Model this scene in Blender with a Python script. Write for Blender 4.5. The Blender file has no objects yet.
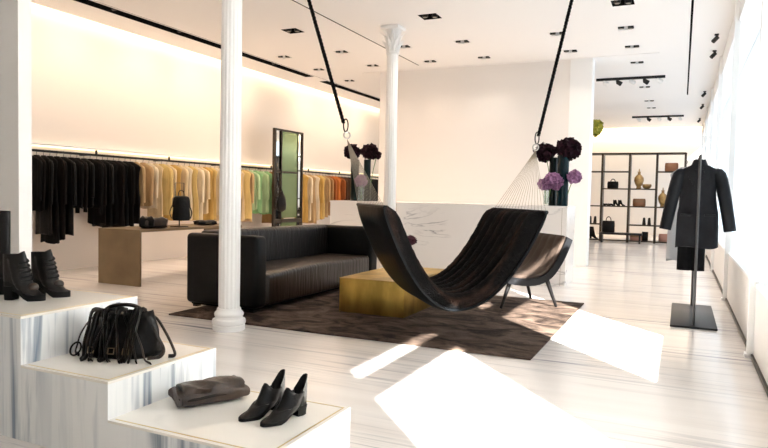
import bpy, bmesh, math, random
from mathutils import Vector, Matrix
from math import sin, cos, pi, radians
R = random.Random(7)
COL = bpy.context.scene.collection
SC = bpy.context.scene

# ------------------------------------------------------------------ helpers
class MB:
    def __init__(s):
        s.v = []; s.f = []
    def add(s, vs, fs):
        n = len(s.v); s.v += [tuple(p) for p in vs]; s.f += [tuple(i + n for i in f) for f in fs]; return s
    def box(s, x0, x1, y0, y1, z0, z1):
        return s.add([(x0,y0,z0),(x1,y0,z0),(x1,y1,z0),(x0,y1,z0),(x0,y0,z1),(x1,y0,z1),(x1,y1,z1),(x0,y1,z1)],
                     [(3,2,1,0),(4,5,6,7),(0,1,5,4),(1,2,6,5),(2,3,7,6),(3,0,4,7)])
    def rbox(s, x0, x1, y0, y1, z0, z1, r=.03, seg=3, sub=0, fn=None):
        bm = bmesh.new(); bmesh.ops.create_cube(bm, size=1)
        for v in bm.verts:
            v.co = Vector(((x0+x1)/2+v.co.x*(x1-x0), (y0+y1)/2+v.co.y*(y1-y0), (z0+z1)/2+v.co.z*(z1-z0)))
        bmesh.ops.bevel(bm, geom=bm.edges[:], offset=r, segments=seg, profile=.5, affect='EDGES')
        if sub: bmesh.ops.subdivide_edges(bm, edges=bm.edges[:], cuts=sub, use_grid_fill=True)
        if fn:
            for v in bm.verts: v.co = Vector(fn(*v.co))
        bm.verts.index_update()
        s.add([v.co[:] for v in bm.verts], [[v.index for v in f.verts] for f in bm.faces]); bm.free(); return s
    def loft(s, rings, cap=True, closed=True):
        m = len(rings[0]); n0 = len(s.v); vs = [p for r in rings for p in r]; fs = []
        for i in range(len(rings)-1):
            for j in range(m if closed else m-1):
                k = (j+1) % m
                fs.append((i*m+j, i*m+k, (i+1)*m+k, (i+1)*m+j))
        if cap and closed:
            fs.append(tuple(range(m-1, -1, -1))); fs.append(tuple((len(rings)-1)*m+j for j in range(m)))
        return s.add(vs, fs)
    def tube(s, pts, r=.01, n=8, flat=1.0, cap=True, up=None):
        pts = [Vector(p) for p in pts]; N = len(pts)
        rs = r if isinstance(r, (list, tuple)) else [r]*N
        rings = []; prev = None
        for i, p in enumerate(pts):
            t = (pts[min(i+1, N-1)]-pts[max(i-1, 0)])
            t = t.normalized() if t.length > 1e-9 else Vector((0,0,1))
            if prev is None:
                a = Vector(up) if up else (Vector((0,0,1)) if abs(t.z) < .9 else Vector((1,0,0)))
                a = (a-t*a.dot(t)).normalized()
            else:
                a = prev-t*prev.dot(t)
                a = a.normalized() if a.length > 1e-6 else prev
            prev = a; b = t.cross(a)
            rings.append([p+a*(cos(2*pi*j/n)*rs[i]*flat)+b*(sin(2*pi*j/n)*rs[i]) for j in range(n)])
        return s.loft(rings, cap)
    def lathe(s, prof, n=24, c=(0,0,0), fn=None):
        rings = []
        for r, z in prof:
            rings.append([(c[0]+cos(2*pi*j/n)*(fn(r, z, 2*pi*j/n) if fn else r), c[1]+sin(2*pi*j/n)*(fn(r, z, 2*pi*j/n) if fn else r), c[2]+z) for j in range(n)])
        return s.loft(rings)
    def ell(s, c, rx, ry, rz, nu=14, nv=9, fn=None):
        rings = []
        for i in range(nv+1):
            a = -pi/2+pi*i/nv; a = max(-pi/2+.05, min(pi/2-.05, a))
            ring = []
            for j in range(nu):
                t = 2*pi*j/nu; d = Vector((cos(a)*cos(t), cos(a)*sin(t), sin(a)))
                k = fn(d) if fn else 1
                ring.append((c[0]+rx*d.x*k, c[1]+ry*d.y*k, c[2]+rz*d.z*k))
            rings.append(ring)
        return s.loft(rings)
    def xf(s, M, start=0):
        for i in range(start, len(s.v)): s.v[i] = tuple(M @ Vector(s.v[i]))
        return s
    def build(s, name, mat, parent=None, loc=(0,0,0), rz=0, ang=38, bev=0):
        me = bpy.data.meshes.new(name); me.from_pydata(s.v, [], s.f); me.update()
        bm = bmesh.new(); bm.from_mesh(me); bmesh.ops.recalc_face_normals(bm, faces=bm.faces[:]); bm.to_mesh(me); bm.free()
        me.polygons.foreach_set('use_smooth', [True]*len(me.polygons))
        me.set_sharp_from_angle(angle=radians(ang))
        me.materials.append(mat)
        o = bpy.data.objects.new(name, me); COL.objects.link(o)
        o.location = loc; o.rotation_euler = (0,0,rz)
        if parent: o.parent = parent
        if bev:
            m = o.modifiers.new('bevel', 'BEVEL'); m.width = bev; m.segments = 2; m.limit_method = 'ANGLE'
        return o
def tag(o, label=None, cat=None, group=None, kind=None):
    if label: o['label'] = label
    if cat: o['category'] = cat
    if group: o['group'] = group
    if kind: o['kind'] = kind
    return o
def thing(name, label, cat, loc=(0,0,0), rz=0, group=None):
    o = bpy.data.objects.new(name, None); COL.objects.link(o); o.empty_display_size = .1
    o.location = loc; o.rotation_euler = (0,0,rz)
    return tag(o, label, cat, group)
def struct(name, mb, mat, label=None, **k):
    o = mb.build(name, mat, **k); o['kind'] = 'structure'
    if label: o['label'] = label
    return o
def copy_tree(o, parent=None):
    c = o.copy(); COL.objects.link(c)
    if parent: c.parent = parent
    for ch in list(o.children): copy_tree(ch, c)
    return c
ORD = ['first','second','third','fourth','fifth','sixth','seventh','eighth','ninth','tenth','eleventh','twelfth','thirteenth','fourteenth','fifteenth','sixteenth','seventeenth','eighteenth','nineteenth','twentieth','twenty-first','twenty-second','twenty-third','twenty-fourth','twenty-fifth']
def lerp(a, b, t): return a+(b-a)*t
def spline(pts, n=24):
    P = [Vector(p) for p in pts]; P = [P[0]*2-P[1]]+P+[P[-1]*2-P[-2]]; out = []
    seg = len(P)-3
    for i in range(n+1):
        u = i/n*seg; k = min(int(u), seg-1); t = u-k
        a, b, c, d = P[k:k+4]
        out.append(.5*((2*b)+(c-a)*t+(2*a-5*b+4*c-d)*t*t+(3*b-a-3*c+d)*t**3))
    return out

# ------------------------------------------------------------------ materials
def mat(name, col, rough=.5, metal=0, spec=.5, bump=0, bscale=20, bstretch=(1,1,1), col2=None, nscale=8, nstretch=(1,1,1), lo=.35, hi=.65, coat=0, sheen=0, coords='Object', detail=4, dist=0):
    m = bpy.data.materials.new(name); m.use_nodes = True; nt = m.node_tree; N = nt.nodes; L = nt.links
    b = N['Principled BSDF']
    b.inputs['Base Color'].default_value = (*col, 1); b.inputs['Roughness'].default_value = rough
    b.inputs['Metallic'].default_value = metal; b.inputs['Specular IOR Level'].default_value = spec
    b.inputs['Coat Weight'].default_value = coat; b.inputs['Sheen Weight'].default_value = sheen
    tc = N.new('ShaderNodeTexCoord')
    def noise(scale, st):
        mp = N.new('ShaderNodeMapping'); mp.inputs['Scale'].default_value = st
        if coords == 'World':
            g = N.new('ShaderNodeNewGeometry'); L.new(g.outputs['Position'], mp.inputs['Vector'])
        else: L.new(tc.outputs['Object'], mp.inputs['Vector'])
        n = N.new('ShaderNodeTexNoise'); n.inputs['Scale'].default_value = scale; n.inputs['Detail'].default_value = detail
        n.inputs['Distortion'].default_value = dist; n.inputs['Roughness'].default_value = .66 if detail > 8 else .5
        L.new(mp.outputs['Vector'], n.inputs['Vector']); return n
    if col2:
        n = noise(nscale, nstretch); cr = N.new('ShaderNodeValToRGB')
        cr.color_ramp.elements[0].position = lo; cr.color_ramp.elements[1].position = hi
        cr.color_ramp.elements[0].color = (*col, 1); cr.color_ramp.elements[1].color = (*col2, 1)
        L.new(n.outputs['Fac'], cr.inputs['Fac']); L.new(cr.outputs['Color'], b.inputs['Base Color'])
    if bump:
        n = noise(bscale, bstretch); bp = N.new('ShaderNodeBump'); bp.inputs['Strength'].default_value = bump; bp.inputs['Distance'].default_value = .02
        L.new(n.outputs['Fac'], bp.inputs['Height']); L.new(bp.outputs['Normal'], b.inputs['Normal'])
    return m
def marble(name, base, vein, st, scale, lo, hi, rough, base2=None, st2=(1,1,1), dist=.6, spec=.5, fine=.5, ridge=0, mk=(.38,.66)):
    m = bpy.data.materials.new(name); m.use_nodes = True; nt = m.node_tree; N = nt.nodes; L = nt.links
    b = N['Principled BSDF']; b.inputs['Roughness'].default_value = rough; b.inputs['Specular IOR Level'].default_value = spec
    g = N.new('ShaderNodeNewGeometry')
    def nz(s, sc, d, det=6):
        mp = N.new('ShaderNodeMapping'); mp.inputs['Scale'].default_value = s; L.new(g.outputs['Position'], mp.inputs['Vector'])
        n = N.new('ShaderNodeTexNoise'); n.inputs['Scale'].default_value = sc; n.inputs['Detail'].default_value = det; n.inputs['Distortion'].default_value = d
        L.new(mp.outputs['Vector'], n.inputs['Vector']); return n.outputs['Fac']
    def ramp(f, a, b_, c0, c1):
        r = N.new('ShaderNodeValToRGB'); e = r.color_ramp.elements
        e[0].position = a; e[1].position = b_; e[0].color = (*c0, 1); e[1].color = (*c1, 1); L.new(f, r.inputs['Fac']); return r.outputs['Color']
    v1 = ramp(nz(st, scale, dist), lo, hi, (0,0,0), (1,1,1))
    if ridge:
        r = N.new('ShaderNodeValToRGB'); e = r.color_ramp.elements; e[0].position = .5-ridge*1.6; e[1].position = .5; e[0].color = (0,0,0,1); e[1].color = (1,1,1,1)
        e2 = r.color_ramp.elements.new(.5+ridge); e2.color = (0,0,0,1); L.new(nz(st, scale, dist), r.inputs['Fac']); v1 = r.outputs['Color']
    v2 = ramp(nz(tuple(k*2.7 for k in st), scale*1.3, dist*.5), lo+.04, hi+.04, (0,0,0), (fine,)*3)
    mask = ramp(nz(st2, 1.1, 0, 2), *mk, (0,0,0), (1,1,1))
    mx = N.new('ShaderNodeMix'); mx.data_type = 'RGBA'; mx.blend_type = 'LIGHTEN'; mx.inputs[0].default_value = 1
    L.new(v1, mx.inputs[6]); L.new(v2, mx.inputs[7])
    mu = N.new('ShaderNodeMix'); mu.data_type = 'RGBA'; mu.blend_type = 'MULTIPLY'; mu.inputs[0].default_value = 1
    L.new(mx.outputs[2], mu.inputs[6]); L.new(mask, mu.inputs[7])
    soft = ramp(nz(tuple(k*.5 for k in st), scale*.6, .3, 3), .35, .7, base, base2 or base)
    fin = N.new('ShaderNodeMix'); fin.data_type = 'RGBA'
    sep = N.new('ShaderNodeSeparateColor'); L.new(mu.outputs[2], sep.inputs[0]); L.new(sep.outputs[0], fin.inputs[0])
    L.new(soft, fin.inputs[6]); fin.inputs[7].default_value = (*vein, 1)
    L.new(fin.outputs[2], b.inputs['Base Color'])
    return m
def glassy(name, tint=(.97,.99,1), refl=.07, rough=0):
    m = bpy.data.materials.new(name); m.use_nodes = True; nt = m.node_tree; N = nt.nodes; L = nt.links
    N.remove(N['Principled BSDF'])
    t = N.new('ShaderNodeBsdfTransparent'); t.inputs[0].default_value = (*tint, 1)
    g = N.new('ShaderNodeBsdfGlossy'); g.inputs['Roughness'].default_value = rough
    mx = N.new('ShaderNodeMixShader'); mx.inputs[0].default_value = refl
    L.new(t.outputs[0], mx.inputs[1]); L.new(g.outputs[0], mx.inputs[2]); L.new(mx.outputs[0], N['Material Output'].inputs['Surface'])
    return m
def emit(name, col, s):
    m = bpy.data.materials.new(name); m.use_nodes = True; b = m.node_tree.nodes['Principled BSDF']
    b.inputs['Base Color'].default_value = (*col, 1); b.inputs['Emission Color'].default_value = (*col, 1); b.inputs['Emission Strength'].default_value = s
    return m

M = {}
M['wall'] = mat('wall_paint', (.86,.83,.80), .7, spec=.2)
M['wall_lamp_tint'] = mat('wall_paint_lamp_tint', (.86,.79,.72), .7, spec=.2)  # peach glow of the warm lamps put into the paint colour
M['white'] = mat('white_paint', (.93,.93,.92), .45, spec=.3)
M['ceiling'] = mat('ceiling_paint', (.93,.91,.89), .8, spec=.1)
M['floor'] = marble('floor_marble', (.87,.82,.78), (.27,.27,.30), (.22,6.5,1), 2.6, .50, .70, .17, (.80,.74,.70), (.5,1.2,1), 1.1)
M['step_side'] = marble('step_marble_side', (.86,.86,.85), (.13,.18,.25), (6,6,.35), 1.5, .50, .66, .3, (.76,.78,.79), (2.6,2.6,.15), .9)
M['step_top'] = marble('step_marble_top', (.90,.86,.80), (.66,.62,.57), (2,4,2), 1.6, .6, .8, .22, (.87,.82,.75), (1,1,1), .9)
M['counter'] = marble('counter_marble', (.88,.85,.82), (.35,.33,.34), (.55,1,1.9), 1.5, .66, .80, .22, (.84,.80,.77), (.9,1,1.4), 1.0, ridge=.016, mk=(.50,.64))
M['brass'] = mat('brass_inlay', (.60,.45,.20), .35, 1)
M['gold'] = mat('gold_patina', (.60,.40,.10), .38, 1, col2=(.36,.24,.06), nscale=2.2, nstretch=(2.5,2.5,1), bump=.15, bscale=6)
M['bronze'] = mat('bronze_patina', (.27,.20,.12), .42, .85, col2=(.20,.145,.09), nscale=3, lo=.3, hi=.7)
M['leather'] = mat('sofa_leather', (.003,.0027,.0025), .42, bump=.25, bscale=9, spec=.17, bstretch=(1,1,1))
M['leather_seat'] = mat('sofa_seat_warm_reflection', (.016,.0085,.0045), .30, bump=.55, bscale=5, bstretch=(.5,4.5,.5), spec=.5)  # brown tint paints the warm reflected light into the seat
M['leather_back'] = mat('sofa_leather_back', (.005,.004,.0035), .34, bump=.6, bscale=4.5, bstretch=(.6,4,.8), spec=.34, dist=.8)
M['black_leather'] = mat('black_leather', (.006,.005,.0045), .36, bump=.3, bscale=30, spec=.15)
M['shoe_leather'] = mat('shoe_leather', (.008,.007,.0065), .30, col2=(.022,.014,.010), nscale=6, lo=.5, hi=.8, bump=.15, bscale=40, spec=.2)
M['brown_leather'] = mat('brown_leather', (.013,.008,.005), .36, col2=(.050,.027,.015), nscale=9, bump=.4, bscale=14, spec=.55)
M['strap_leather'] = mat('strap_leather', (.010,.0075,.006), .38, col2=(.036,.019,.011), nscale=7, lo=.5, hi=.75, spec=.2)
M['sole'] = mat('black_rubber', (.005,.005,.005), .55, spec=.15)
M['fur'] = mat('dark_fur', (.0022,.0018,.0017), .8, col2=(.040,.020,.013), nscale=3.5, nstretch=(.7,5.5,.7), bump=.9, bscale=70, spec=.12, lo=.50, hi=.74)
M['under'] = mat('hammock_underside', (.002,.003,.004), .40, spec=.14, bump=.12, bscale=12)
M['rope'] = mat('black_rope', (.004,.004,.004), .8, spec=.1, bump=.4, bscale=120)
M['string'] = mat('natural_string', (.30,.25,.19), .8)
M['steel'] = mat('steel', (.45,.44,.42), .3, 1)
M['black_metal'] = mat('black_metal', (.018,.018,.019), .42, .5)
M['bronze_frame'] = mat('dark_bronze_frame', (.055,.042,.030), .4, .7)
M['rack_metal'] = mat('rack_metal', (.10,.10,.10), .38, .8)
M['rug'] = mat('brown_silk_rug', (.024,.015,.011), .75, col2=(.21,.145,.11), nscale=2.4, nstretch=(1,1.7,1), bump=.9, bscale=55, bstretch=(1,2.5,1), sheen=0, spec=.12, lo=.40, hi=.68, detail=12, dist=1.2)
M['tuft'] = mat('taupe_velvet', (.048,.032,.024), .7, sheen=0, spec=.2, bump=.2, bscale=30)
M['shell'] = mat('chair_shell_leather', (.004,.004,.005), .4, spec=.25)
M['wood_dark'] = mat('ebonised_wood', (.005,.004,.004), .35, spec=.2)
M['black_void'] = mat('matt_black_recess', (.006,.006,.006), .9, spec=.1)
M['lamp_black'] = mat('black_lamp_can', (.012,.012,.012), .5)
M['lens'] = emit('lamp_lens', (.30,.26,.2), .05)
M['led'] = emit('warm_led', (1,.80,.50), 2.0)
M['glass'] = glassy('window_glass', (.97,.99,1), .05)
M['vase_clear'] = glassy('clear_glass', (.90,.94,.93), .12)
M['vase_dark'] = mat('dark_green_glass', (.004,.010,.010), .15, spec=.2)
M['vase_teal'] = mat('teal_black_glass', (.003,.016,.022), .15, spec=.2)
M['bloom_dark'] = mat('dark_plum_petals', (.008,.004,.006), .8, spec=.1, col2=(.032,.010,.018), nscale=20)
M['bloom_mauve'] = mat('mauve_petals', (.22,.09,.21), .7, col2=(.36,.18,.33), nscale=25)
M['bloom_red'] = mat('wine_petals', (.06,.010,.022), .7, col2=(.13,.03,.05), nscale=25)
M['bloom_yellow'] = mat('yellow_green_petals', (.36,.33,.03), .7, col2=(.20,.22,.02), nscale=18)
M['stem'] = mat('green_stem', (.10,.20,.035), .6)
M['mirror'] = mat('mirror_silver', (.86,.87,.85), .03, 1)
M['mirror_green_reflection'] = mat('painted_green_reflection', (.22,.285,.13), .16, .55, spec=.6)  # green reflection painted into the centre panes
M['coat'] = mat('coat_charcoal', (.012,.013,.016), .65, col2=(.007,.007,.009), nscale=6, bump=.35, bscale=9, spec=.16)
M['coat_leather'] = mat('coat_black_leather', (.005,.006,.008), .34, bump=.4, bscale=10, spec=.22)
M['trouser'] = mat('black_cloth', (.004,.004,.005), .85, bump=.3, bscale=40, spec=.15)
M['grey_cloth'] = mat('pale_grey_cloth', (.42,.43,.45), .85)
def cloth(name, c, r=.8): 
    return mat(name, c, r, col2=tuple(k*.75 for k in c), nscale=5, nstretch=(2,2,.5), bump=.3, bscale=14, bstretch=(3,3,.5), spec=.15)
CL = {'black': [cloth('cloth_black', (.004,.0035,.0035)), cloth('cloth_soft_black', (.008,.0055,.005)), cloth('cloth_shiny_black', (.005,.005,.005), .5)],
      'beige': [cloth('cloth_beige', (.52,.36,.19))], 'cream': [cloth('cloth_cream', (.74,.60,.38)), cloth('cloth_ivory', (.80,.70,.52))],
      'gold': [cloth('cloth_gold', (.62,.40,.12))], 'yellow': [cloth('cloth_yellow', (.72,.54,.22))], 'tan': [cloth('cloth_tan', (.40,.23,.10))], 'green': [cloth('cloth_mint', (.30,.55,.27)), cloth('cloth_pale_green', (.45,.62,.36))],
      'orange': [cloth('cloth_orange', (.62,.20,.05))], 'rust': [cloth('cloth_rust', (.32,.10,.03))], 'brown': [cloth('cloth_brown', (.09,.045,.025))], 'charcoal': [cloth('cloth_charcoal', (.010,.010,.011))]}

# ------------------------------------------------------------------ camera
F, YAW, PITCH, ROLL, H = 642.8, .432384, .04473, .0205, 1.25
fw = Vector((-sin(YAW)*cos(PITCH), cos(YAW)*cos(PITCH), -sin(PITCH))); r0 = Vector((cos(YAW), sin(YAW), 0)); u0 = r0.cross(fw)
rr = cos(ROLL)*r0+sin(ROLL)*u0; uu = -sin(ROLL)*r0+cos(ROLL)*u0
cam = bpy.data.cameras.new('camera'); co = bpy.data.objects.new('camera', cam); COL.objects.link(co)
Mx = Matrix((rr, uu, -fw)).transposed().to_4x4(); Mx.translation = Vector((0,0,H)); co.matrix_world = Mx
cam.sensor_width = 36; cam.lens = F/768*36; cam.clip_start = .05; cam.clip_end = 200; SC.camera = co

# ------------------------------------------------------------------ room shell
XW, XR, ZC, YB, YF = -8.555, .57, 3.85, 25.1, -2.6
XG = .85
struct('floor', MB().box(XW-.2, XR, YF, YB+.2, -.2, 0), M['floor'])
# ceiling with real holes
HOLES = []                       # (x0,x1,y0,y1)
HOLES += [(-7.72,-7.50, 5.0,12.40), (-7.72,-7.50, 12.98,17.6), (-4.87,-4.845, 6.0,12.02), (.02,.05, 5.0,17.45), (-6.3,-.45, 12.345,12.385)]
S = .14
FX = []
def fx(x, y, k, lab):
    S = .14 if k == 'b' else .115
    FX.append((x, y, k, lab)); HOLES.append((x-S, x+S, y-S, y+S))
fx(-5.755, 8.83, 'b', 'large black recessed spotlight above the near end of the sofa')
fx(-3.41, 8.83, 'b', 'large black recessed spotlight nearest the camera, right of the thin ceiling groove')
fx(-.80, 9.10, 'b', 'black recessed spotlight at the top edge, left of the long right-hand ceiling track')
for j, y in enumerate((10.45, 11.76, 13.13)):
    for i, x in enumerate((-7.0, -5.745, -4.51, -3.44, -1.875, -.86)):
        if j == 2 and 0 < i < 5: continue
        row = ['in the front row of small ceiling spots', 'in the row just before the ceiling slot', 'behind the ceiling slot'][j]
        w = ['leftmost', 'second from left', 'third from left', 'third from right', 'second from right', 'rightmost'][i]
        fx(x, y, 'w', 'pale recessed twin spotlight %s, %s' % (row, w))
for j, y in enumerate((16.0, 18.24, 19.63)):
    fx(-.865, y, 'w', 'small recessed twin spotlight in the far ceiling, %s' % ['just beyond the nearer spot bar', 'midway between the spot bars', 'just before the far spot bar'][j])
CX0, CX1, CY0, CY1 = -8.37, XR+.3, YF, 24.85
xs = sorted({CX0, CX1} | {round(h[k], 4) for h in HOLES for k in (0,1)}); ys = sorted({CY0, CY1} | {round(h[k], 4) for h in HOLES for k in (2,3)})
b = MB()
for i in range(len(xs)-1):
    for j in range(len(ys)-1):
        cx, cy = (xs[i]+xs[i+1])/2, (ys[j]+ys[j+1])/2
        if any(h[0] < cx < h[1] and h[2] < cy < h[3] for h in HOLES): continue
        b.add([(xs[i],ys[j],ZC),(xs[i],ys[j+1],ZC),(xs[i+1],ys[j+1],ZC),(xs[i+1],ys[j],ZC)], [(0,1,2,3)])
b.box(XW-.2, XR+.4, YF-.2, YB+.2, 4.35, 4.45)
b.box(CX0-.01, CX0, CY0, CY1, ZC, 4.1); b.box(CX0, CX1, CY1, CY1+.01, ZC, 4.1)
struct('ceiling', b, M['ceiling'])
def recess(b, x0, x1, y0, y1, z0, z1):
    return b.add([(x0,y0,z0),(x1,y0,z0),(x1,y1,z0),(x0,y1,z0),(x0,y0,z1),(x1,y0,z1),(x1,y1,z1),(x0,y1,z1)], [(4,5,6,7),(0,1,5,4),(1,2,6,5),(2,3,7,6),(3,0,4,7)])
for k, (h, lab) in enumerate(zip(HOLES[:5], ('wide black lighting slot running along the left wall', 'second black lighting slot beyond the gap, near the left wall', 'thin dark ceiling groove passing the far column', 'thin dark ceiling groove on the right', 'pale shallow ceiling slot crossing the room'))):
    struct('trim_%d' % (k+1), recess(MB(), *h, ZC, ZC+(.2 if k != 4 else .12)), M['black_void'] if k != 4 else M['ceiling'], lab)
# thin edge line beside the big slot
b = MB(); b.box(-7.46,-7.455, 5.0,17.6, ZC-.003,ZC); struct('trim_6', b, M['black_metal'])
b = MB(); b.box(XW-.2, XW, YF, YB+.2, 0, 4.35); struct('wall_left', b, M['wall_lamp_tint'])
b = MB(); b.box(XW-.2, XR+.3, YB, YB+.2, 0, 4.35); struct('wall_back', b, M['wall'])
b = MB(); b.box(-7.5, -4.19, 3.0, 3.1, 0, ZC); struct('wall_near_left', b, M['wall'], 'short pale wall behind the top display step')
b = MB(); b.box(-5.9, -1.97, 12.45, 12.75, 0, ZC); struct('wall_partition', b, M['wall'], 'cream partition wall behind the marble counter')
b = MB(); b.box(-1.97, -1.574, 12.42, 12.78, 0, ZC); struct('trim_7', b, M['white'], 'white pier at the right end of the partition wall')
# right side : low sill wall, posts, glazing, header
b = MB(); b.box(XR, XG+.12, YF, YB, 0, .585); struct('wall_right', b, M['wall'], 'low pale wall under the shop windows')
b = MB(); b.box(XR-.012, XG+.12, YF, YB, .585, .61); struct('trim_8', b, M['white'], 'white window ledge capping')
b = MB(); b.box(XR-.018, XR, YF, YB, 0, .03); struct('baseboard_right', b, M['bronze_frame'])
b = MB(); b.box(XR+.0, XG+.12, YF, YB, 3.52, 4.35); struct('trim_9', b, M['white'], 'white window header')
k = 10
for y in (2.9, 5.95, 9.27, 13.05, 16.6, 20.2, 23.8):
    b = MB(); b.box(XR-.045, XR+.02, y-.035, y+.035, 0, 3.85); b.box(XR-.06, XR+.03, y-.05, y+.05, 0, .03); struct('trim_%d' % k, b, M['white'], 'slim white window post'); k += 1
# outside masonry of the shop front: the piers between the near openings, and the transom bar
b = MB(); b.box(XG-.03, XG+.12, 2.23, 3.54, .61, 3.52); b.box(XG-.03, XG+.12, YF, .55, .61, 3.52); struct('wall_right_pier', b, M['white'])
b = MB(); b.box(XG-.02, XG+.04, .55, 5.2, 2.31, 2.54); struct('trim_20', b, M['white'], 'white transom bar of the near windows')
n = 1
for y0, y1 in ((.55,2.23), (3.54,5.2), (5.2,9.27), (9.27,13.05), (13.05,16.6), (16.6,20.2), (20.2,25.0)):
    b = MB(); b.box(XG, XG+.01, y0, y1, .61, 3.52); struct('window_%d' % n, b, M['glass']); n += 1
# projecting wall and awning-like slab, both added outside to block the sun
b = MB(); b.box(XG+.14, 18, 5.2, 6.2, -.2, 18); struct('wall_sun_blocker', b, M['white'], 'white wall added outside to block the sun')
b = MB(); b.add([(XG+.13,-1.2,3.80),(XG+.13,5.2,3.80),(1.42,5.2,3.20),(1.42,-1.2,3.20),(XG+.13,-1.2,3.77),(XG+.13,5.2,3.77),(1.42,5.2,3.17),(1.42,-1.2,3.17)], [(0,1,2,3),(7,6,5,4),(0,4,5,1),(1,5,6,2),(2,6,7,3),(3,7,4,0)])
struct('trim_21', b, M['white'], 'awning-like slab added outside the near windows to block the sun')
# wall behind the camera
b = MB(); b.box(XW-.2, XR+.4, YF-.2, YF, 0, 4.35); struct('wall_front', b, M['wall'])

# ------------------------------------------------------------------ ceiling fixtures
def lamp_can(b, x, y, z0, z1, r=.04, tilt=0):
    return b.lathe([(r*.8,z0),(r,z0+.004),(r,z1-.01),(r*.7,z1)], 12, (x,y,0))
for x, y, kd, lab in FX:
    t = thing('recessed_spotlight', lab, 'ceiling light', (x,y,ZC), 0, 'recessed ceiling spotlights')
    S = .14 if kd == 'b' else .115
    recess(MB(), -S, S, -S, S, 0, .14).build('housing', M['black_void'] if kd == 'b' else M['white'], t)
    for q in (-1, 1):
        lp = lamp_can(MB(), q*.068, .02*q, -.01, .13, .045).build('lamp', M['lamp_black'], t)
        MB().lathe([(.030,-.0125),(.030,-.0105)], 12, (q*.068,.02*q,0)).build('lens', M['lens'], lp)
y = 5.6; i = 0
while y < 17.3:
    if not 12.3 < y < 13.1:
        t = thing('slot_spotlight', 'small spotlight in the black ceiling slot, %s one from the left' % ORD[i], 'ceiling light', (-7.61,y,ZC), 0, 'spotlights in the wall-washing slot')
        b = MB(); b.tube([(0,0,.02),(-.035,0,.11)], .035, 12); b.build('lamp', M['lamp_black'], t)
        MB().box(-.012,.012,-.012,.012,.1,.198).build('bracket', M['brass'], t); i += 1
    y += 1.35
# black bars with spots
for (x0, x1, y, lab, ns) in ((-1.765,-.40,14.61,'nearer black spotlight bar under the far ceiling',5), (-1.49,-.03,21.45,'farther black spotlight bar under the ceiling by the back wall',5)):
    t = thing('spotlight_track', lab, 'ceiling light', (0,y,ZC))
    MB().box(x0,x1,-.03,.03,-.05,0).build('rail', M['black_metal'], t)
    for j in range(ns):
        x = lerp(x0+.15, x1-.15, j/(ns-1)); b = MB(); b.tube([(x,0,-.05),(x+.02,.02,-.09),(x+.09,.05,-.13)], [.02,.045,.05], 10); b.build('lamp', M['white'] if j % 2 == 0 else M['lamp_black'], t)
for j, (x, y) in enumerate(((.40,11.3),(.42,12.5),(.40,17.0),(.42,19.2),(.42,22.4))):
    t = thing('surface_spotlight', 'small black ceiling spot beside the windows, %s from the front' % ORD[j], 'ceiling light', (x,y,ZC), 0, 'black ceiling spots along the windows')
    MB().box(-.03,.03,-.03,.03,-.02,0).build('base', M['lamp_black'], t)
    MB().tube([(0,0,-.02),(.01,0,-.05),(-.05,-.03,-.12)], [.012,.033,.033], 10).build('lamp', M['lamp_black'], t)

# ------------------------------------------------------------------ columns
def column(x, y, lab):
    t = thing('fluted_column', lab, 'column', (x,y,0))
    def flute(r, z, a): return r*(1-.05*(.5+.5*cos(a*16))**2)
    prof = [(.094,.20),(.095,.22),(.096,.6),(.094,1.6),(.090,2.8),(.088,3.42)]
    MB().lathe([(r*1.0, z) for r, z in prof], 160, fn=flute).build('shaft', M['white'], t, ang=60)
    MB().lathe([(.142,0),(.145,.012),(.145,.045),(.138,.052),(.15,.062),(.152,.082),(.146,.10),(.125,.108),(.122,.125),(.130,.135),(.131,.152),(.124,.165),(.112,.175),(.106,.20)], 40).build('base', M['white'], t)
    cp = MB().lathe([(.090,3.42),(.102,3.43),(.104,3.45),(.090,3.46),(.084,3.5),(.084,3.6),(.092,3.72),(.118,3.80)], 32).build('capital', M['white'], t)
    b = MB().rbox(-.15,.15,-.15,.15,3.80,3.85,.012,2); b.build('abacus', M['white'], cp)
    for tier, (z0, hh, rb, out, n, ph) in enumerate(((3.465,.18,.094,.085,8,0), (3.54,.25,.090,.115,8,pi/8))):
        for j in range(n):
            a = 2*pi*j/n+ph; b = MB(); rings = []
            for q in range(8):
                s = q/7; w = .034*sin(pi*(.18+.72*s))*(1+.12*sin(s*18)); rad = rb+out*s**2.2; z = z0+hh*(s-.25*max(0,s-.75)*4*.5)
                ring = []
                for (du, dr) in ((-1,0),(-.5,.012),(0,.004),(.5,.012),(1,0),(.5,-.006),(0,-.008),(-.5,-.006)):
                    rr_ = rad+dr; ring.append((cos(a)*rr_-sin(a)*w*du, sin(a)*rr_+cos(a)*w*du, z))
                rings.append(ring)
            b.loft(rings).build('acanthus_leaf', M['white'], cp)
    return t
column(-3.70, 4.69, 'tall white fluted column in front of the black sofa')
column(-4.143, 9.17, 'white fluted column with leafy capital behind the coffee table and hammock')

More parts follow.
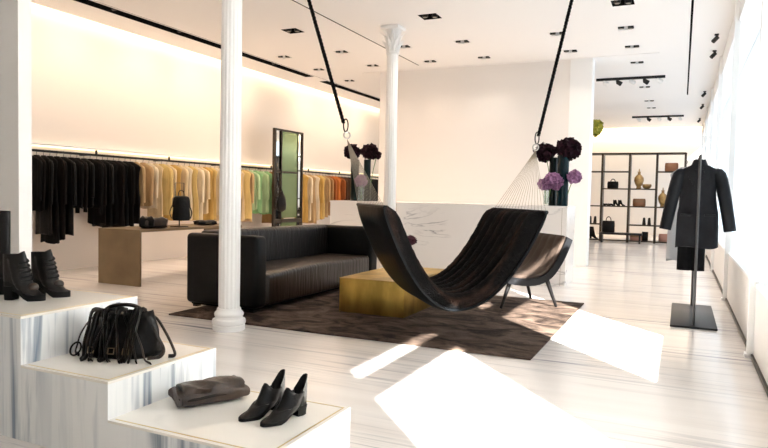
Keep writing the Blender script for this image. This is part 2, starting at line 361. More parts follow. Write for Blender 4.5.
# ------------------------------------------------------------------ display steps
t = thing('display_steps', 'white marble stepped display plinth with three levels', 'display plinth', (-2.9,2.1,0))
def step(x0, x1, z, y0=2.10, y1=2.85):
    ox, oy = 2.9, -2.1
    s = MB().box(x0+ox, x1+ox, y0+oy, y1+oy, 0, z-.012).build('step', M['step_side'], t)
    MB().box(x0+ox-0, x1+ox, y0+oy, y1+oy, z-.012, z).build('top', M['step_top'], s)
    b = MB(); e = .022; w = .007; a0, a1, c0, c1 = x0+ox+e, x1+ox-e, y0+oy+e, y1+oy-e
    b.box(a0,a1,c0,c0+w,z,z+.0012).box(a0,a1,c1-w,c1,z,z+.0012).box(a1-w,a1,c0+w,c1-w,z,z+.0012)
    b.build('inlay', M['brass'], s)
step(-4.15, -2.925, .617); step(-2.925, -2.335, .376); step(-2.335, -1.447, .20, y1=2.785)

# ------------------------------------------------------------------ shoes
def outline(L, W, n=28, point=.0):
    pts = []
    for j in range(n):
        a = 2*pi*j/n; x = cos(a); y = sin(a)
        xx = (x*.5+.5)*L
        u = xx/L
        w = W*.5*(.72+.45*math.exp(-((u-.70)/.25)**2)-.08*math.exp(-((u-.4)/.12)**2))
        yy = w*(abs(y)**.75)*(1 if y >= 0 else -1)
        pts.append((xx, yy))
    return pts
def shoe(name, label, loc, rz, L=.25, W=.085, heel=.045, plat=.012, shaft=.14, ankle=.10, group=None, dip=.045, upper='shoe_leather', laces=False, blockw=.055, toeh=.045, tongue=.03, tab=.085, cat='shoe'):
    t = thing(name, label, cat, loc, rz, group)
    n = 28
    def sole_z(x):
        u = x/L; return plat+heel*(1-min(1, max(0, (u-.22)/.48)))**1.0*(1 if True else 0) if u > .22 else plat+heel
    base = outline(L, W, n); rings = []
    K = 12
    for k in range(K+1):
        s = k/K; ring = []
        for j, (x, y) in enumerate(base):
            a = 2*pi*j/n
            # slices pull the toe back towards the ankle as they rise
            xa = (.055+ankle*.5*cos(a)); ya = W*.40*sin(a)
            toe = s**.55; m = min(1, max(0, toe if x > .09 else toe*.6))
            px = lerp(x, xa, m*(.96 if s < 1 else 1)); py = lerp(y, ya, s**1.6)
            bulge = .006*sin(pi*s); py *= 1+bulge*6
            topz = shaft+heel*.6+tongue*math.exp(-(min(a,2*pi-a)/.75)**2)+tab*math.exp(-((a-pi)/.95)**4)-dip*abs(sin(a))**2
            z0 = sole_z(x)
            pz = lerp(z0, topz, s**1.5 if x > .1 else s)
            if x > .6*L: pz = max(pz, z0+toeh*min(1, s*3.2)*(1-max(0,(x/L-.86))*1.6) if s > 0 else z0)
            ring.append((px-.04, py, pz))
        rings.append(ring)
    inner = [[(p[0]*1.0+(-.015-p[0])*.12, p[1]*.85, p[2]-.004) for p in rings[-1]], [(p[0]*1.0+(-.015-p[0])*.15, p[1]*.8, p[2]-.07) for p in rings[-1]]]
    b = MB(); b.loft(rings+inner); up = b.build('upper', M[upper], t, ang=70)
    so = [[(x-.04, y*1.04, sole_z(x)-plat) for x, y in base], [(x-.04, y*1.06, sole_z(x)+.003) for x, y in base]]
    MB().loft(so).build('sole', M['sole'], t, ang=50)
    if heel > .01:
        b = MB(); rg = []
        for z, sc in ((0,.82),(.5,.86),(1,.98)):
            rg.append([(x0*sc+.0, y0*sc, z*(heel+plat*.3)) for x0, y0 in ((-.03,-blockw*.45),(.0,-blockw*.6),(.032,-blockw*.5),(.032,blockw*.5),(0,blockw*.6),(-.03,blockw*.45))])
        b.loft(rg).build('heel', M['sole'], t)
    if laces:
        for q in range(5):
            kk = 6+q; A, Bm, Cc = rings[kk][-4], rings[kk][0], rings[min(kk+1,K)][4]
            MB().tube(spline([(A[0],A[1]*1.06,A[2]), (Bm[0]+.008,0,Bm[2]), (Cc[0],Cc[1]*1.06,Cc[2])], 10), .0055, 6).build('lace', M['sole'], up)
        tp = [rings[2][j] for j in (0,2,4)]
        MB().ell((L*.70-.04, 0, plat+toeh*.72), L*.13, W*.36, toeh*.42, 14, 8).build('vamp_insert', M['brown_leather'], up)
    return t
ang = math.atan2(-.97,-.26)
shoe('ankle_shoe', 'black leather cut-out heeled shoe on the lowest step, the left of the pair', (-1.745,2.585,.2013), ang+.03, group='pair of black cut-out shoes', L=.27, W=.088, shaft=.085, tongue=.035, tab=.075, dip=.0, ankle=.13)
shoe('ankle_shoe', 'black leather cut-out heeled shoe on the lowest step, right of its pair nearest the corner', (-1.612,2.575,.2013), ang, group='pair of black cut-out shoes', L=.27, W=.088, shaft=.085, tongue=.035, tab=.075, dip=.0, ankle=.13)
bk = dict(L=.24, W=.095, heel=.07, plat=.03, shaft=.215, ankle=.125, dip=.0, tab=.0, tongue=.02, laces=True, blockw=.07, toeh=.06, cat='boot')
shoe('ankle_boot', 'black laced open-toe heeled ankle boot on the top step, nearer of the pair', (-3.42,2.40,.6183), .35, group='pair of black ankle boots', **bk)
shoe('ankle_boot', 'black laced open-toe heeled ankle boot on the top step, behind its mate', (-3.42,2.57,.6183), .28, group='pair of black ankle boots', **bk)
bt = dict(L=.25, W=.095, heel=.09, plat=.03, shaft=.44, ankle=.125, dip=0, tab=0, tongue=.0, laces=False, blockw=.07, cat='boot')
shoe('tall_boot', 'taller black heeled boot at the left end of the top step', (-3.635,2.50,.6183), -2.75, **bt)

# ------------------------------------------------------------------ strappy bag on the middle step
t = thing('strappy_bag', 'slouchy black leather bag covered in straps, on the middle step', 'bag', (-2.675,2.50,.3775), .30)
def slouch(d): return 1+.07*sin(5*d.x+3*d.z)+.05*sin(9*d.y+4*d.x)
b = MB(); rings = []
for i in range(13):
    s = i/12; z = .215*s; wx = lerp(.205, .155, s**1.6); wy = lerp(.13,.065,s**1.4)
    if i == 0: wx *= .93; wy *= .9
    ring = []
    for j in range(32):
        a = 2*pi*j/32; k = 1+.05*sin(5*a+s*4)+.03*sin(9*a-s*7)
        ring.append((cos(a)*wx*k+.02*s, sin(a)*wy*k, z+.016*sin(3*a+1)*s+.012*cos(a)*s))
    rings.append(ring)
b.loft(rings).build('body', M['black_leather'], t, ang=80)
RB = random.Random(3)
for q in range(15):
    x = lerp(-.17, .17, q/14); sl = RB.uniform(-.13,.13)*(1 if abs(x) < .1 else 0)-.25*x*(abs(x) > .1); top = .225+RB.uniform(-.01,.02)
    pts = [(x*.75+sl*.2, .03, top-.012), (x*.8, -.05, top+.004), (x*.9+sl*.5, -.098, .155), (x*1.0+sl*.9, -.135, .08), (x*1.02+sl*1.1, -.150, .018), (x*1.04+sl*1.4+RB.uniform(-.02,.02), -.168-RB.uniform(0,.02), .007)]
    MB().tube(spline(pts, 20), .0125, 8, flat=.35, up=(0,-1,.3)).build('strap', M['strap_leather'], t)
for sgn in (-1, 1):
    pts = [(sgn*.14,0,.20),(sgn*.17,-.02,.18),(sgn*.215,-.03,.11),(sgn*.245,-.02,.04),(sgn*.235,-.05,.008),(sgn*.19,-.09,.007)]
    MB().tube(spline(pts, 22), .010, 8, flat=.45).build('strap', M['strap_leather'], t)
pts = [(.10,.02,.22),(.17,.03,.20),(.23,.02,.13),(.285,.0,.05),(.30,-.01,.012),(.275,-.03,.010)]
MB().tube(spline(pts, 22), .011, 8, flat=.5).build('strap', M['strap_leather'], t)
pts = [(-.12,-.02,.20),(-.05,-.02,.255),(.06,0,.262),(.14,.02,.215)]
MB().tube(spline(pts, 22), .013, 10, flat=.8).build('handle', M['strap_leather'], t)
b = MB(); b.tube([(-.215+.028*cos(2*pi*j/20), -.08+.02*sin(2*pi*j/20), .035+.03*sin(2*pi*j/20)) for j in range(21)], .005, 6); b.build('ring', M['strap_leather'], t)
for q, x in enumerate((-.09, .02, .10)):
    b = MB(); y = -.148; z = .05
    b.tube([(x-.016,y,z-.014),(x+.016,y,z-.014),(x+.016,y+.008,z+.014),(x-.016,y+.008,z+.014),(x-.016,y,z-.014)], .0035, 6); b.build('buckle', M['bronze'], t)

# folded clutch on the lowest step
t = thing('folded_clutch', 'folded dark brown leather clutch lying on the lowest step', 'bag', (-2.12,2.54,.2013), 1.02)
def soft(L, W, Hh, seed, pinch=.5, n=36):
    rg = []; rnd = random.Random(seed); ph = [rnd.uniform(0,6) for _ in range(4)]
    for i in range(19):
        u = -1+2*i/18; e = (1-abs(u)**8)**.5 if abs(u) < 1 else 0; e = max(e, .80)
        ring = []
        for j in range(n):
            a = 2*pi*j/n; ca, sa = cos(a), sin(a)
            y = W/2*abs(ca)**.55*(1 if ca >= 0 else -1); z = Hh/2*abs(sa)**.6*(1 if sa >= 0 else -1)
            k = 1+.10*sin(5*u+ph[0]+2*a)+.05*sin(11*u+ph[1]-3*a)
            ring.append((u*L/2+.01*sin(3*a+ph[2]), y*(.9+.1*e)*(1+.05*sin(4*u+ph[3])), Hh/2+z*e*(k if sa > 0 else 1)))
        rg.append(ring)
    return rg
MB().loft(soft(.34,.185,.085,5)).build('body', M['brown_leather'], t, ang=75)
rg = []
for i in range(15):
    u = -1+2*i/14; rg.append([(u*.15, lerp(-.085,.07,j/8)+.008*sin(4*u+j),   .080+.024*sin(pi*(.15+.75*j/8))+.006*sin(7*u+j*.8)) for j in range(9)]+[(u*.15, lerp(.07,-.085,j/8), .062) for j in range(9)])
MB().loft(rg).build('flap', M['brown_leather'], t, ang=75)
MB().tube(spline([(-.16,-.06,.07),(-.165,-.08,.05),(-.10,-.095,.045),(0,-.09,.05),(.12,-.085,.05),(.17,-.06,.06)], 20), .008, 8, flat=.5).build('strap', M['strap_leather'], t)

# ------------------------------------------------------------------ rug, sofa, coffee table, chair
tag(MB().rbox(-4.645,-1.008,4.93,7.93,0.001,.016,.006,2).build('rug', M['rug'], loc=(0,0,0)), 'large dark brown silky rug on the marble floor under the sofa and table', 'rug')
t = thing('leather_sofa', 'long black leather box sofa with level arms on the brown rug', 'sofa', (-4.30,6.76,.017))
X0, X1, Y0, Y1 = -.485, .43, -1.44, 1.44
def puff(ax, c, h0, amp):
    return None
def soften(x, y, z): return (x+.006*sin(9*y+4*z), y+.005*sin(8*x+5*z), z+.006*sin(7*y)*(1 if z > .6 else 0))
for sy in (-1, 1):
    a, c = (Y0, Y0+.215) if sy < 0 else (Y1-.215, Y1)
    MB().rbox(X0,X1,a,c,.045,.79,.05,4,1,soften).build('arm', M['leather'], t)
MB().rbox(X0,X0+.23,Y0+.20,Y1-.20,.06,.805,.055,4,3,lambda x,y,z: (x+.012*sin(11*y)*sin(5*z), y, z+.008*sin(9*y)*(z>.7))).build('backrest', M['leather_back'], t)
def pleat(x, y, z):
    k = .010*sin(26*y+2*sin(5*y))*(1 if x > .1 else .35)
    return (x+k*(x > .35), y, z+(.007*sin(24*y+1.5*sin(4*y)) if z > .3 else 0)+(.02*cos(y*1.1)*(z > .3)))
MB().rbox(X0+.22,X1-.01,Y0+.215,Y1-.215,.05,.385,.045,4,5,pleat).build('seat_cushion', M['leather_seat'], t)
MB().box(X0+.05,X1-.06,Y0+.05,Y1-.05,.03,.06).build('base_frame', M['black_void'], t)
for sx in (X0+.08, X1-.1):
    for sy in (Y0+.1, Y1-.1): MB().box(sx-.03,sx+.03,sy-.03,sy+.03,0,.05).build('foot', M['black_metal'], t)

t = thing('gold_coffee_table', 'low block coffee table clad in patinated gold metal', 'table', (-2.865,6.62,.017))
MB().rbox(-.37,.37,-.70,.70,.0,.352,.006,2).build('body', M['gold'], t)
MB().rbox(-.372,.372,-.702,.702,.352,.360,.003,1).build('top', M['gold'], t)

# chair
t = thing('lounge_chair', 'low black lounge chair with tufted taupe cushion behind the hammock', 'chair', (-1.70,7.47,.0172), radians(40))
prof = spline([(-.40,0,.395),(-.20,0,.345),(.02,0,.335),(.18,0,.40),(.30,0,.55),(.38,0,.70),(.43,0,.80)], 24)
WD = .36
def shellrings(off0, off1, wd, tuft=False):
    rings = []
    for i, p in enumerate(prof):
        tg = prof[min(i+1,len(prof)-1)]-prof[max(i-1,0)]; tg.normalize(); nn = Vector((-tg.z,0,tg.x))
        ring = []; m = 24
        for j in range(m+1):
            v = -1+2*j/m; d = off1
            if tuft: d += .020*abs(sin(i/24*pi*5))**.6*abs(sin((v+1)*pi*2.0))**.6
            q = p+nn*d; ring.append((q.x, v*wd*(1-.1*(i/24)**3), q.z))
        for j in range(m, -1, -1):
            v = -1+2*j/m; q = p+nn*off0; ring.append((q.x, v*wd*(1-.1*(i/24)**3), q.z))
        rings.append(ring)
    return rings
MB().loft(shellrings(-.08, .0, WD)).build('shell', M['shell'], t)
MB().loft(shellrings(.001, .035, WD-.03, True)).build('cushion', M['tuft'], t, ang=60)
for sx, sy in ((-.36,-.30),(-.36,.30),(.33,-.30),(.33,.30)):
    tx = sx*.62; ty = sy*.85
    MB().tube([(sx,sy,0),(tx,ty,.32 if sx < 0 else .36)], [.016,.028], 10).build('leg', M['wood_dark'], t)

# ------------------------------------------------------------------ hammock
ca, sa = .789, .612
t = thing('hanging_hammock', 'black fur hammock hanging from two ropes over the rug', 'hammock', (-1.928,5.538,.017), math.atan2(sa, ca))
# local: +x along the hammock, -y towards the camera
def hz(s): s += .085; return .33-.017+.825*(abs(s)/(.785 if s > 0 else .63))**2.1
HW = .56
SS = [-.715+1.405*i/56 for i in range(57)]
def frame(i):
    s0, s1 = SS[max(i-1,0)], SS[min(i+1,56)]
    tg = Vector((s1-s0, 0, hz(s1)-hz(s0))).normalized(); return Vector((SS[i],0,hz(SS[i]))), Vector((-tg.z,0,tg.x))
NCH = 7; m = NCH*8
rings = []; und = []
for i in range(57):
    p, nn = frame(i); ring = []
    e = min(1, min(i, 56-i)/2+.35)
    for j in range(m+1):
        v = -1+2*j/m; d = .030+.080*abs(sin(pi*(j/8)))**.55
        d *= e; d += .004*sin(i*1.9+j*2.3)
        edge = max(0, abs(v)-.93)/.07
        d *= (1-.5*edge**2)
        q = p+nn*d; ring.append((q.x, v*HW, q.z))
    for j in range(m, -1, -4):
        q = p-nn*.002; ring.append((q.x, (-1+2*j/m)*HW, q.z))
    rings.append(ring)
    ur = []
    for j in range(13):
        v = -1+2*j/12; q = p-nn*.004; ur.append((q.x, v*(HW+.012), q.z))
    for j in range(12, -1, -1):
        v = -1+2*j/12; q = p-nn*(.045*(1-.6*v**6)*e+.006); ur.append((q.x, v*(HW+.012), q.z))
    und.append(ur)
MB().loft(rings).build('fur_top', M['fur'], t, ang=75)
MB().loft(und).build('underside', M['under'], t, ang=50)
for sg, rs, rz_, ts in ((-1,-.932,1.765,-1.575), (1,.852,1.725,1.345)):
    p, nn = frame(0 if sg < 0 else 56); RG = Vector((rs,0,rz_-.017))
    MB().tube([(p.x,-HW-.02,p.z),(p.x,HW+.02,p.z)], .016, 10).build('spreader_bar', M['under'], t)
    for q in range(17):
        y = -HW+2*HW*q/16
        MB().tube([(p.x,y,p.z),(RG.x,0,RG.z-.03)], .0019, 5).build('string', M['string'], t)
    rp = MB(); rn = []
    a1 = Vector((ts,0,3.85-.017)); dr = (a1-RG).normalized(); a0 = RG+dr*.11
    N = 160
    for st in range(3):
        rp.tube([a0.lerp(a1, k/N)+Vector((cos(k*.85+st*2.094)*.0085, sin(k*.85+st*2.094)*.0085, 0)) for k in range(N+1)], .0095, 6)
    ro = rp.build('rope', M['rope'], t, ang=80)
    b = MB(); b.tube([RG+Vector((.028*cos(2*pi*k/24),0,.028*sin(2*pi*k/24))) for k in range(25)], .007, 8); b.build('ring', M['steel'], ro)
    b = MB(); b.tube([RG+Vector((.02*cos(2*pi*k/24)+.012*sg, .0, .085+.055*sin(2*pi*k/24))) for k in range(25)], .006, 8); b.build('snap_hook', M['black_metal'], ro)
    b = MB(); b.lathe([(.05,-.012),(.05,-.002),(.02,0)], 16, (a1.x,0,a1.z-.0)); b.build('ceiling_plate', M['black_metal'], ro)

# ------------------------------------------------------------------ marble counter and flowers
t = thing('marble_counter', 'long white marble counter with grey veins in front of the partition', 'counter', (-3.4,9.75,0))
MB().box(-1.93,1.93,-.36,.40,0,1.12).build('body', M['counter'], t)
MB().box(-1.935,1.935,-.365,.405,1.12,1.145).build('top', M['counter'], t)
for x in (-.72, .93, 1.86):
    MB().box(x-.002,x+.002,-.3615,-.3595,.0,1.12).build('joint', M['bronze'], t)
def bloom(c, r, n, rnd, sz=.035, squash=.85):
    b = MB()
    for k in range(n):
        z = 1-2*(k+.5)/n; a = k*2.39996+rnd.uniform(-.3,.3); s = math.sqrt(max(0,1-z*z)); d = Vector((s*cos(a), s*sin(a), z*squash))
        p = Vector(c)+d*r*rnd.uniform(.55,1.08); u = d.cross(Vector((.3,.2,.9))).normalized(); w = d.cross(u).normalized(); e = d.normalized()
        q = sz*rnd.uniform(.8,1.3)
        b.add([p, p+u*q+e*q*.45, p+(u+w)*q*.8+e*q*.75, p+w*q+e*q*.45, p-u*q+e*q*.45, p-(u+w)*q*.8+e*q*.75, p-w*q+e*q*.45], [(0,1,2,3),(0,4,5,6),(0,3,4),(0,6,1)])
    b.ell(c, r*.6, r*.6, r*.6*squash, 12, 8); return b
RF = random.Random(11)
def flower(name, label, loc, c, r, m, stem0, n=70, sz=.035, group='flowers on the counter'):
    t = thing(name, label, 'flower', loc, 0, group)
    bloom(c, r, n, RF, sz).build('bloom', M[m], t, ang=20)
    MB().tube(spline([stem0, (lerp(stem0[0],c[0],.5)+.005, lerp(stem0[1],c[1],.5), lerp(stem0[2],c[2],.6)), c], 10), .006, 6).build('stem', M['stem'], t)
def vase(name, label, loc, r, h, m, cat='vase', grp=None):
    o = MB().lathe([(r*.95,0),(r,.008),(r,h-.004),(r*.985,h),(r*.93,h),(r*.93,.03),(r*.3,.025)], 28).build(name, M[m], loc=loc)
    return tag(o, label, cat, grp)
CZ = 1.1455
vase('tall_vase', 'tall dark green glass vase at the left end of the counter, left of two', (-5.07,9.76,CZ), .072, .70, 'vase_dark')
vase('tall_vase', 'tall dark green glass vase at the left end of the counter, right of two', (-4.865,9.82,CZ), .06, .70, 'vase_dark')
flower('plum_flower', 'dark plum flower head in the left tall vase at the counter left end', (-5.07,9.76,CZ), (-.055,0,.83), .11, 'bloom_dark', (0,0,.03), 110, .045)
flower('plum_flower', 'dark plum flower head in the right tall vase at the counter left end', (-4.865,9.82,CZ), (.035,0,.84), .105, 'bloom_dark', (0,0,.03), 110, .05)
flower('plum_flower', 'small drooping dark plum flower at the far right of the left arrangement', (-4.865,9.82,CZ), (.185,-.02,.78), .045, 'bloom_dark', (.02,0,.03), 50, .035)
vase('short_vase', 'short clear glass vase between the dark vases at the counter left end', (-4.84,9.55,CZ), .055, .28, 'vase_clear')
flower('mauve_flower', 'dusky mauve flower cluster in the short clear vase at the counter left end', (-4.84,9.55,CZ), (0,0,.335), .085, 'bloom_mauve', (0,0,.03), 90, .035)
vase('tall_vase', 'tall dark glass vase at the right end of the counter, thinner left one', (-1.765,9.85,CZ), .058, .72, 'vase_dark')
vase('tall_vase', 'tall wide teal black glass vase at the right end of the counter', (-1.60,9.72,CZ), .085, .74, 'vase_teal')
flower('plum_flower', 'dark plum flower head leaning left beside the hammock ring, counter right end', (-1.765,9.85,CZ), (-.13,0,.80), .135, 'bloom_dark', (0,0,.03), 110, .045)
flower('plum_flower', 'largest dark plum flower head on the right, in the wide teal vase', (-1.60,9.72,CZ), (.07,0,.84), .15, 'bloom_dark', (0,0,.03), 150, .05)
vase('short_vase', 'short clear glass vase with green stems at the counter right end', (-1.79,9.50,CZ), .04, .27, 'vase_clear')
flower('mauve_flower', 'large mauve flower cluster in front of the teal vase', (-1.79,9.50,CZ), (.09,0,.36), .115, 'bloom_mauve', (.01,0,.03), 110, .04)
flower('mauve_flower', 'mauve flower leaning left above the hammock edge, counter right end', (-1.79,9.50,CZ), (-.03,0,.31), .075, 'bloom_mauve', (-.01,0,.03), 90, .035)
flower('mauve_flower', 'small mauve flower to the right of the teal vase', (-1.60,9.72,CZ), (.17,-.06,.43), .085, 'bloom_mauve', (.04,-.0,.03), 80, .035)
# vase and flower on the coffee table
vase('glass_vase', 'clear glass vase on the gold coffee table behind the hammock', (-2.86,6.72,.3785), .055, .24, 'vase_clear')
flower('wine_flower', 'wine red flower on a bent stem in the coffee table vase', (-2.86,6.72,.3785), (.07,.05,.36), .05, 'bloom_red', (0,0,.03), 60, .028, group=None)
# yellow arrangement that peeks past the partition
t = thing('tall_planter', 'white plinth planter standing behind the partition pier', 'planter', (-1.93,13.3,0))
MB().rbox(-.2,.2,-.2,.2,0,1.5,.01,2).build('body', M['white'], t)
flower('yellow_flower', 'yellow green flower cluster showing past the edge of the partition', (-1.93,13.3,1.50), (.29,0,1.17), .15, 'bloom_yellow', (0,0,0), 120, .06, group=None)

# ------------------------------------------------------------------ garment rack at the right
t = thing('garment_rack', 'black two-pole garment rack with a long floor plate by the windows', 'clothes rack', (.153,7.735,0))
MB().rbox(-.212,.212,-.765,.765,.001,.022,.004,2).build('base_plate', M['black_metal'], t)
for y in (-.66, .66): MB().tube([(0,y,.022),(0,y,1.66)], .0125, 12).build('pole', M['rack_metal'], t)
MB().tube(spline([(0,-.66,1.65),(0,-.655,1.69),(0,-.62,1.705),(0,0,1.705),(0,.62,1.705),(0,.655,1.69),(0,.66,1.65)], 40), .0125, 12).build('rail', M['rack_metal'], t)
def garment(name, label, cat, loc, rz, L, w_sh=.21, w_hem=.22, th=.035, mt=None, sleeve=.55, sl_out=.05, group=None, hook=.10, seed=0, neck=.07, hem_fold=.02, sl_mat=None, split=None, sl_r=.05, lapel=False):
    t = thing(name, label, cat, loc, rz, group); rnd = random.Random(seed); ph = rnd.uniform(0,6); kf = rnd.choice((5,6,7,8))
    n = 28; rings = []
    for i in range(15):
        s = i/14
        if i == 0: wx, z = neck*.7, -hook-.0
        elif i == 1: wx, z = neck, -hook-.015
        elif i == 2: wx, z = lerp(neck,w_sh,.6), -hook-.05
        elif i == 3: wx, z = w_sh, -hook-.085
        else:
            q = (i-3)/11; z = -hook-.085-(L-.085)*q; wx = lerp(w_sh*.93, w_hem, q)-.025*sin(pi*min(1,q*1.8))*(1 if q < .55 else 0)
        ring = []
        for j in range(n):
            a = 2*pi*j/n; f = hem_fold*s*sin(kf*a+ph)
            y = th*(.55+.45*s)*sin(a)+f*sin(a)*.0+f*.7*abs(sin(a))
            if i < 3: y = th*.7*sin(a)
            ring.append((wx*cos(a), y, z+(.012*sin(3*a+ph) if i == 14 else 0)))
        rings.append(ring)
    b = MB().loft(rings); b.build('body', mt, t, ang=70)
    if sleeve:
        for sg in (-1, 1):
            z0 = -hook-.085; pts = [(sg*(w_sh-.065),0,z0+.012),(sg*(w_sh-.005),-.004,z0-.05),(sg*(w_sh+sl_out*.5),-.012,z0-sleeve*.5),(sg*(w_sh+sl_out),-.02,z0-sleeve)]
            b = MB().tube(spline(pts, 10), [sl_r*.35, sl_r*.62, sl_r*.85]+[lerp(sl_r*.95, sl_r*.85, k/7) for k in range(8)], 12, flat=.62, up=(0,1,0)); b.build('sleeve', sl_mat or mt, t, ang=70)
    hg = MB().tube(spline([(0,0,-hook-.01),(0,0,-.035),(.012,0,-.012),(.016,0,.006),(0,0,.018),(-.014,0,.006)], 16), .0028, 6)
    hg.tube([(-w_sh*.55,0,-hook-.05),(0,0,-hook-.004),(w_sh*.55,0,-hook-.05)], .006, 6)
    hg.build('hanger', M['lamp_black'], t)
    return t
zr = 1.70
ct = garment('long_coat', 'charcoal coat with black leather sleeves hanging front-on on the garment rack', 'coat', (.155,7.35,zr), 0, .86, w_sh=.195, w_hem=.20, th=.07, mt=M['coat'], sleeve=.60, sl_out=.105, seed=4, hook=.06, neck=.075, sl_mat=M['coat_leather'], sl_r=.068, hem_fold=.035)
# lapels, collar stand and front edge
b = MB()
for sg in (-1, 1):
    b.loft([[(sg*.03,-.055,-.075),(sg*.085,-.05,-.085),(sg*.085,-.042,-.085),(sg*.03,-.045,-.075)], [(sg*.045,-.075,-.16),(sg*.10,-.066,-.20),(sg*.10,-.058,-.20),(sg*.045,-.066,-.16)], [(sg*.008,-.087,-.33),(sg*.02,-.086,-.33),(sg*.02,-.078,-.33),(sg*.008,-.078,-.33)]])
b.build('lapel', M['coat_leather'], ct)
MB().loft([[(k*cos(a), k*.6*sin(a)-.005, z) for a in [2*pi*j/20 for j in range(20)]] for k, z in ((.098,-.125),(.075,-.07),(.055,-.02))]+[[(.04*cos(a), .02*sin(a)-.005, -.04) for a in [2*pi*j/20 for j in range(20)]]]).build('collar', M['coat_leather'], ct, ang=60)
MB().box(-.004,.004,-.094,-.07,-.86,-.32).build('front_edge', M['coat_leather'], ct)
for sg in (-1,1): MB().rbox(sg*.11-.05,sg*.11+.05,-.094,-.07,-.60,-.575,.004,1).build('pocket_flap', M['coat_leather'], ct)
tr = thing('black_trousers', 'black trousers hanging behind the charcoal coat on the rack', 'trousers', (.115,7.75,zr))
for sg in (-1, 1):
    rg = [[(sg*.066+wx*cos(2*pi*j/18), .05*sin(2*pi*j/18), z) for j in range(18)] for wx, z in ((.066,-.28),(.072,-.45),(.074,-.7),(.070,-1.0),(.072,-1.20))]
    MB().loft(rg).build('leg', M['trouser'], tr, ang=60)
MB().rbox(-.135,.135,-.055,.055,-.30,-.22,.02,2).build('waistband', M['trouser'], tr)
MB().tube(spline([(-.13,0,-.22),(0,0,-.08),(0,0,-.03),(.014,0,.006),(0,0,.018)], 16), .004, 6).build('hanger', M['lamp_black'], tr)
garment('grey_dress', 'pale grey dress at the back of the garment rack, hem just showing', 'dress', (.03,8.12,zr), 0, 1.07, w_sh=.16, w_hem=.17, th=.03, mt=M['grey_cloth'], sleeve=0, seed=9, hook=.06)

# ------------------------------------------------------------------ clothes rail on the left wall
RX, RZ = -8.20, 1.775
t = thing('wall_clothes_rail', 'long black clothes rail bracketed to the left wall', 'clothes rail', (RX,11.8,RZ))
MB().box(-.012,.012,-6.6,6.6,-.017,.017).build('bar', M['black_metal'], t)
y = -6.2
while y < 6.5:
    MB().box(-.355,.0,y-.012,y+.012,-.008,.008).box(-.012,.012,y-.012,y+.012,.01,.075).build('bracket', M['black_metal'], t); y += 1.55
b = MB(); b.box(XW, XW+.10, 3.2, 18.6, RZ+.10, RZ+.125); struct('trim_30', b, M['white'], 'pale ledge above the clothes rail')
b = MB(); b.box(XW+.005, XW+.05, 3.2, 18.6, RZ+.085, RZ+.0995); struct('trim_31', b, M['led'], 'warm light strip under the ledge')
items = []   # (y, colour, kind, length, sleeve)
def run(y0, y1, n, seq):
    for i in range(n):
        c, kd, L, sl = seq[i % len(seq)] if len(seq) < n else seq[i]
        items.append((lerp(y0,y1,i/(max(1,n-1)))+R.uniform(-.012,.012), c, kd, L+R.uniform(-.03,.03), sl))
run(6.02, 7.82, 17, [('black','jacket',.80,.55)]*2+[('black','coat',1.12,.6),('black','dress',1.24,0),('black','coat',1.20,.6),('black','coat',1.16,.62),('black','blouse',.72,.5),('black','jacket',.70,.72),('black','blouse',.70,.5),('black','jacket',.74,.75),('black','coat',1.02,.62)]+[('black','coat',1.05,.6),('black','dress',1.03,0)]*3)
run(7.95, 10.9, 22, [('beige','jacket',.74,.58),('beige','jacket',.72,.56),('cream','blouse',.76,.5),('cream','dress',.95,0),('yellow','blouse',.86,.5),('cream','blouse',.84,.5),('gold','dress',.96,0),('cream','blouse',.80,.5),('cream','dress',1.0,0),('yellow','dress',.98,0),('cream','coat',1.0,.58),('cream','blouse',.86,.52),('gold','dress',1.02,0),('yellow','dress',1.0,0),('cream','blouse',.9,.5),('cream','dress',1.02,0),('yellow','coat',1.0,.56),('cream','dress',1.04,0),('gold','blouse',.9,.5),('cream','dress',1.0,0),('yellow','dress',1.02,0),('beige','coat',1.05,.6)])
run(11.03, 11.62, 4, [('green','blouse',.82,.52),('green','dress',.92,0),('green','blouse',.86,.52),('green','dress',.94,0)])
run(11.78, 12.05, 3, [('tan','coat',1.1,.6),('brown','coat',1.08,.6),('beige','coat',1.05,.6)])
run(13.05, 14.2, 8, [('gold','dress',1.12,0),('cream','coat',1.1,.6),('beige','dress',1.15,0),('cream','dress',1.12,0),('gold','coat',1.1,.6),('yellow','dress',1.08,0),('beige','coat',1.05,.58),('tan','coat',1.0,.58)])
run(14.36, 14.85, 4, [('rust','jacket',.9,.56),('orange','blouse',.86,.5),('orange','dress',.9,0),('rust','blouse',.86,.5)])
run(15.0, 15.2, 2, [('brown','jacket',.88,.55)])
run(15.4, 17.3, 11, [('charcoal','jacket',.86,.55),('charcoal','coat',1.0,.6),('charcoal','blouse',.84,.5)])
cnt = {}
for i, (y, c, kd, L, sl) in enumerate(items):
    far = y > 12.5; key = (c, kd, far); cnt[key] = cnt.get(key, 0)+1
    same = sum(1 for it in items if (it[1], it[2], it[0] > 12.5) == key)
    where = 'beyond the mirror' if far else 'left of the mirror'
    lab = 'only %s %s on the wall clothes rail %s' % (c, kd, where) if same == 1 else '%s %s %s from the left on the wall clothes rail %s' % (ORD[cnt[key]-1], c, kd, where)
    garment({'jacket':'jacket','coat':'coat','blouse':'blouse','dress':'dress'}[kd], lab, kd, (RX,y,RZ), R.uniform(-.16,.16), L, w_sh=R.uniform(.19,.215), w_hem=R.uniform(.17,.235), th=R.uniform(.032,.048), mt=CL[c][i % len(CL[c])], sleeve=sl, sl_out=R.uniform(-.01,.03), group='clothes on the left wall rail', hook=.062, seed=i, sl_r=.042)

